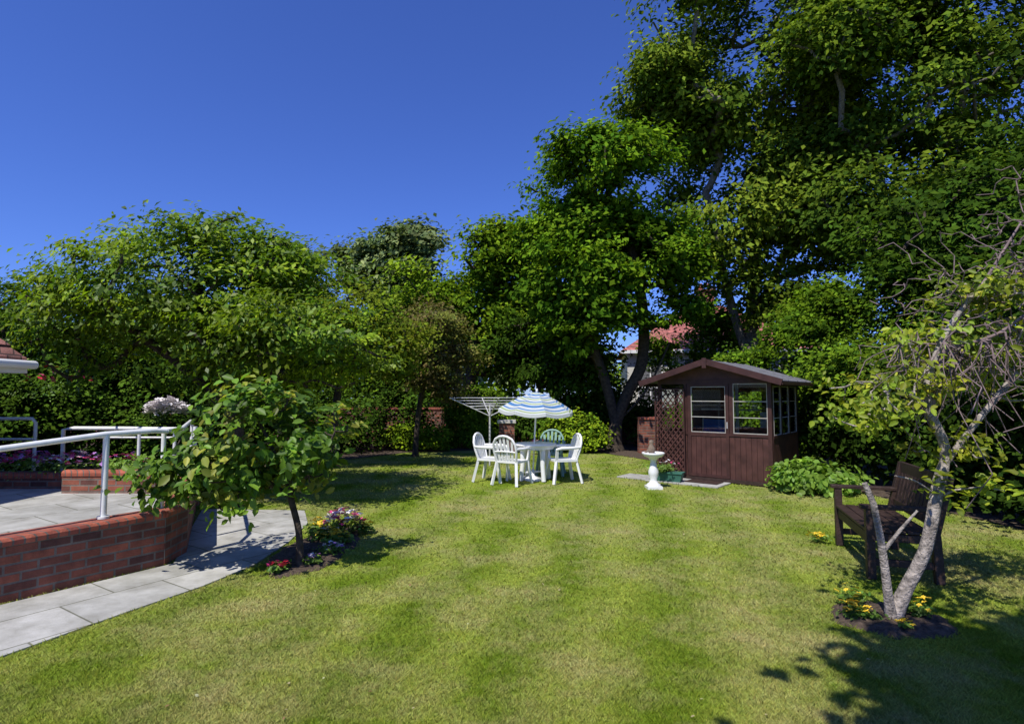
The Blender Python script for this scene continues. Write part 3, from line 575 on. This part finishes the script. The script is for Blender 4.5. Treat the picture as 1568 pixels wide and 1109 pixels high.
# magnolia (left foreground)
tree('magnolia_tree',[[(-2.03,5.55,.02),(-2.05,5.55,.35),(-2.14,5.55,.72),(-2.1,5.55,1.0),(-2.0,5.6,1.45)],[(-2.12,5.55,.66),(-2.5,5.5,.9),(-3.0,5.45,1.05),(-3.4,5.4,1.0)],[(-2.13,5.55,.7),(-2.35,5.6,1.15),(-2.6,5.6,1.6)],[(-2.12,5.55,.72),(-1.85,5.5,1.0),(-1.7,5.5,1.3)]],
 [(-2.85,5.5,1.05,.68,.6,.36),(-2.4,5.5,1.3,.60,.6,.50),(-1.98,5.55,1.2,.42,.5,.40),(-3.3,5.4,.85,.33,.4,.22),(-2.55,5.5,.72,.5,.4,.2)],165,21,.15,.098,((.09,.19,.022),(.125,.24,.028),(.065,.14,.018),(.19,.23,.04)),.032,near=True,carve=-.2,f=3,flat=.6,w=.30,maxb=165,rtip=.003,rin=.2,sides=8,lb=0)
# right foreground tree
Pt=tree('pear_tree',[[(2.80,4.28,.02),(2.90,4.28,.22),(3.06,4.28,.52),(3.18,4.3,.95),(3.25,4.3,1.25),(3.14,4.32,1.65),(3.35,4.35,2.15),(3.75,4.4,2.6)],[(3.22,4.3,1.1),(3.5,4.3,1.45),(3.9,4.35,1.85),(4.3,4.4,2.1)],[(3.16,4.3,1.55),(2.85,4.3,1.72),(2.6,4.3,1.75)],[(3.17,4.3,.9),(2.95,4.2,1.02),(2.8,4.2,1.06)]],
 [(2.75,4.35,1.56,.44,.45,.2),(3.0,4.4,1.8,.35,.4,.22),(3.45,4.5,2.08,.5,.5,.2),(4.1,4.5,1.9,.5,.5,.4),(3.3,4.3,1.25,.3,.35,.1),(4.15,4.6,2.75,.35,.5,.2),(3.7,4.4,2.45,.4,.4,.2)],150,22,.12,.060,((.20,.27,.02),(.155,.24,.02),(.25,.30,.03)),.044,bark=M_barkP,near=True,carve=-.5,f=2.5,flat=.6,w=.28,maxb=135,rtip=.0025,rin=.2,sides=9,bend=.25,power=.6,lb=0)
bare=[]
for i in range(640):
    t=rng.random(); bare.append((3.3+t*1.0+rng.normal()*.28,4.35+rng.normal()*.3,1.7+t*1.25+rng.normal()*.3))
wood('bare_twigs',[[(3.15,4.31,1.5),(3.35,4.35,2.1),(3.7,4.4,2.55),(4.0,4.4,3.0)],[(3.3,4.34,2.0),(3.6,4.2,2.1),(4.0,4.2,2.4)]],np.array(bare),M_twig,Pt,.020,.0026,maxb=640,sides_tr=5,bend=.3,power=.45)
mb=MB(); mb.tube([(2.77,4.25,0),(2.75,4.25,.18),(2.72,4.24,.45),(2.70,4.24,.62),(2.66,4.24,.85),(2.6,4.24,1.0)],[.045,.032,.028,.025,.023,.020],M_barkP,12); mb.tube([(2.715,4.24,.5),(2.85,4.24,.66),(2.98,4.24,.8)],[.016,.013,.009],M_barkP,8); mb.obj('second_stem',Pt)
C=np.array([[3.35,4.2,.92],[3.15,4.25,1.0],[3.45,4.2,1.0],[3.6,4.2,.95]]); foliage('low_leaves',C,np.tile([0,0,1.],(4,1)),26,.12,.07,((.18,.25,.02),),M_leaf,Pt,near=True)
mb=MB(); mb.tube([(3.16,4.3,.88),(3.28,4.25,.95),(3.42,4.2,.98),(3.6,4.2,.95)],[.012,.008,.005,.003],M_barkP,6); mb.obj('low_branch',Pt)
# tree behind the photographer
tree('apple_tree',[[(3.0,-2.0,0),(2.9,-1.9,1.5),(2.3,-.8,4.0)]],[(1.95,.15,5.0,1.2,.85,.5),(2.6,-1.4,4.8,1.5,1.2,.9),(1.6,.4,4.9,1.0,.6,.3)],560,90,.42,.19,MD,.12,carve=-.9,rin=.1,lb=0)
# ------------------------------------------------------------------ furniture
def chair(name,x,y,rot,m):
    mb=MB()
    for i in range(7):
        a=-.21+i*.06; mb.box((a+.004,-.20,.415),(a+.056,.20,.435),m)
    mb.box((-.23,-.225,.40),(.23,-.195,.437),m); mb.box((-.23,.19,.40),(.23,.215,.437),m); mb.box((-.235,-.22,.40),(-.207,.21,.437),m); mb.box((.209,-.22,.40),(.237,.21,.437),m)
    for s in(-1,1):
        mb.bar((s*.27,-.27,0),(s*.215,-.2,.42),.05,.04,m); mb.bar((s*.26,.29,0),(s*.2,.2,.42),.05,.04,m)
        mb.bar((s*.215,-.2,.42),(s*.265,-.2,.64),.05,.035,m)
        mb.tube([(s*.265,-.22,.63),(s*.28,-.12,.655),(s*.28,.08,.655),(s*.24,.26,.66)],[.022,.03,.03,.022],m,8)
    arch=[(-.2,.2,.42),(-.235,.25,.6),(-.23,.285,.74),(-.17,.305,.84),(-.08,.315,.885),(0,.318,.895),(.08,.315,.885),(.17,.305,.84),(.23,.285,.74),(.235,.25,.6),(.2,.2,.42)]
    mb.tube(arch,.023,m,8)
    for i in range(5):
        q=(i-2)/2; top=.885-.09*abs(q)**1.6
        mb.bar((q*.13,.205,.43),(q*.165,.20+(top-.42)*.24,top),.046,.012,m,up=(0,1,0))
    mb.tube([(-.235,.25,.6),(-.1,.262,.61),(.1,.262,.61),(.235,.25,.6)],.015,m,6)
    return mb.obj(name,loc=(x,y,0.01),rotz=rot)
chair('garden_chair',-.38,11.0,math.radians(70),M_white)
chair('garden_chair',.0,10.62,math.radians(150),M_white)
chair('garden_chair',.96,10.85,math.radians(-75),M_white)
chair('garden_chair',.80,11.85,math.radians(-10),M_gchair)
mb=MB(); mb.lathe([(0,.665),(.40,.665),(.42,.672),(.42,.69),(.40,.70),(.03,.70)],(0,0,0),M_white,40)
mb.lathe([(.36,.60),(.37,.665)],(0,0,0),M_white,40)
for a in(.5,2.07,3.64,5.21):
    c_,s_=math.cos(a),math.sin(a); mb.tube([(.32*c_,.32*s_,0),(.28*c_,.28*s_,.3),(.27*c_,.27*s_,.665)],[.045,.045,.06],M_white,10)
mb.tube([(-.2,-.1,.15),(.2,.1,.15)],.02,M_white)
mb.obj('garden_table',loc=(.45,11.15,.01))
M_pb=plain('parasol_blue',(.10,.28,.62),.8,.05,5,0);M_pw=plain('parasol_white',(.8,.82,.82),.8,.03,5,0);M_pg=plain('parasol_green',(.45,.58,.25),.8,.05,5,0)
for m_ in(M_pb,M_pw,M_pg):
    nt=m_.node_tree; out=[q for q in nt.nodes if q.type=='OUTPUT_MATERIAL'][0]; p=[q for q in nt.nodes if q.type=='BSDF_PRINCIPLED'][0]; t=nt.nodes.new('ShaderNodeBsdfTranslucent'); r_=[q for q in nt.nodes if q.type=='VALTORGB'][0]
    nt.links.new(r_.outputs[0],t.inputs[0]); s=nt.nodes.new('ShaderNodeMixShader'); s.inputs[0].default_value=.45; nt.links.new(p.outputs[0],s.inputs[1]); nt.links.new(t.outputs[0],s.inputs[2]); nt.links.new(s.outputs[0],out.inputs[0])
mb=MB(); R=.74; nb=26; seq=[M_pw,M_pb,M_pw,M_pg,M_pw,M_pb,M_pb,M_pw,M_pw,M_pb,M_pw,M_pg,M_pw]; sub=6
def cp(q,g,u):
    a0=g*math.pi/4;a1=(g+1)*math.pi/4
    p0=Vector((math.cos(a0),math.sin(a0)));p1=Vector((math.cos(a1),math.sin(a1))); p=p0.lerp(p1,u)*q*R
    z=1.70-.34*q**1.35-.04*math.sin(u*math.pi)*q
    return (p.x,p.y,z)
for g in range(8):
    for i in range(nb):
        for j in range(sub):
            q0,q1=i/nb,(i+1)/nb; u0,u1=j/sub,(j+1)/sub
            mb.add([cp(q0,g,u0),cp(q0,g,u1),cp(q1,g,u1),cp(q1,g,u0)],[(0,1,2,3)],seq[i%13],True)
    for j in range(sub):
        u0,u1=j/sub,(j+1)/sub; a=cp(1,g,u0);b_=cp(1,g,u1); dz0=.06;
        mb.add([a,b_,(b_[0]*1.01,b_[1]*1.01,b_[2]-dz0),(a[0]*1.01,a[1]*1.01,a[2]-dz0)],[(0,1,2,3)],M_pw,True)
    c0=cp(1,g,0); mb.tube([(0,0,1.66),(c0[0],c0[1],c0[2]-.01)],.005,M_white,5); c1=cp(.5,g,0); mb.tube([(0,0,1.38),(c1[0],c1[1],c1[2]-.01)],.004,M_white,5)
mb.tube([(0,0,.02),(0,0,1.74)],.016,M_white,10); mb.lathe([(.02,0),(.025,.03),(.012,.06),(0,.07)],(0,0,1.70),M_white,10); mb.lathe([(.2,0),(.2,.04),(.05,.08),(.03,.2),(0,.2)],(0,0,0),M_white,20)
o=mb.obj('parasol',loc=(.40,11.15,.01)); o.rotation_euler=(math.radians(4),math.radians(2),.2)
mb=MB(); mb.tube([(0,0,0),(0,0,1.42)],.022,M_metal,8)
ends=[]
for a in(.25,1.82,3.39,4.96):
    e=(.95*math.cos(a),.95*math.sin(a),1.58); ends.append(e); mb.tube([(0,0,1.15),e],.013,M_metal,6); mb.tube([(0,0,1.42),(e[0]*.5,e[1]*.5,1.365)],.007,M_metal,5)
for q in(.4,.55,.7,.85,1.0):
    for i in range(4):
        A_=Vector(ends[i]);B_=Vector(ends[(i+1)%4]); o_=Vector((0,0,1.15)); mb.tube([o_.lerp(A_,q),o_.lerp(B_,q)],.005,M_white,4)
mb.obj('rotary_washing_line',loc=(-.52,13.4,0))
mb=MB(); L_=1.2
for y in(0,L_):
    mb.bar((0,y,0),(0,y,.62),.07,.07,M_bench); mb.bar((.52,y,0),(.50,y,.42),.07,.07,M_bench); mb.bar((.50,y,.42),(.62,y,.92),.07,.06,M_bench)
    mb.bar((-.07,y,.635),(.56,y,.635),.09,.035,M_bench); mb.bar((.03,y,.15),(.49,y,.15),.04,.06,M_bench); mb.bar((.03,y,.37),(.48,y,.37),.04,.07,M_bench)
for i in range(5):
    x=.0+i*.105; mb.box((x-.03,-.03,.412),(x+.065,L_+.03,.437),M_bench)
mb.bar((.61,-.0,.87),(.61,L_,.87),.035,.12,M_bench); mb.bar((.53,0,.50),(.53,L_,.50),.03,.08,M_bench)
for i in range(12):
    y=.08+i*(L_-.16)/11; mb.bar((.53,y,.52),(.60,y,.82),.07,.02,M_bench,up=(1,0,0))
mb.bar((0,0,.35),(0,L_,.35),.03,.09,M_bench)
ob=mb.obj('garden_bench',loc=(3.22,5.2,.01),rotz=math.radians(-18),bevel=.005)
# ------------------------------------------------------------------ light, world, camera
el=math.radians(57); ts=Vector((-.5*math.cos(el)/math.hypot(.5,.85),-.85*math.cos(el)/math.hypot(.5,.85),math.sin(el)))
sd=bpy.data.lights.new('sun','SUN'); sd.energy=5.0; sd.angle=math.radians(.5); sd.color=(1,.96,.87)
so=bpy.data.objects.new('sun',sd); so.rotation_euler=ts.to_track_quat('Z','Y').to_euler(); link(so)
w=bpy.data.worlds.new('World'); scene.world=w; w.use_nodes=True; nt=w.node_tree; nt.nodes.clear()
sk=nt.nodes.new('ShaderNodeTexSky'); sk.sky_type='NISHITA'; sk.sun_disc=False; sk.sun_elevation=el; sk.sun_rotation=math.atan2(ts.x,ts.y); sk.air_density=1.0; sk.dust_density=.1; sk.ozone_density=3.5
mx=nt.nodes.new('ShaderNodeMix'); mx.data_type='RGBA'; mx.blend_type='MULTIPLY'; mx.inputs[0].default_value=1; mx.inputs[7].default_value=(.74,1.0,2.0,1)
bg=nt.nodes.new('ShaderNodeBackground'); bg.inputs[1].default_value=.08; wo=nt.nodes.new('ShaderNodeOutputWorld'); nt.links.new(sk.outputs[0],mx.inputs[6]); nt.links.new(mx.outputs[2],bg.inputs[0]); nt.links.new(bg.outputs[0],wo.inputs[0])
cd=bpy.data.cameras.new('camera'); cd.lens=20; cd.sensor_width=36; cd.clip_end=1000; cd.clip_start=.05
co=bpy.data.objects.new('camera',cd); co.location=(0,0,1.65); co.rotation_euler=(math.radians(93.3),0,0); link(co); scene.camera=co
scene.view_settings.view_transform='Standard'; scene.view_settings.look='None'; scene.view_settings.exposure=0
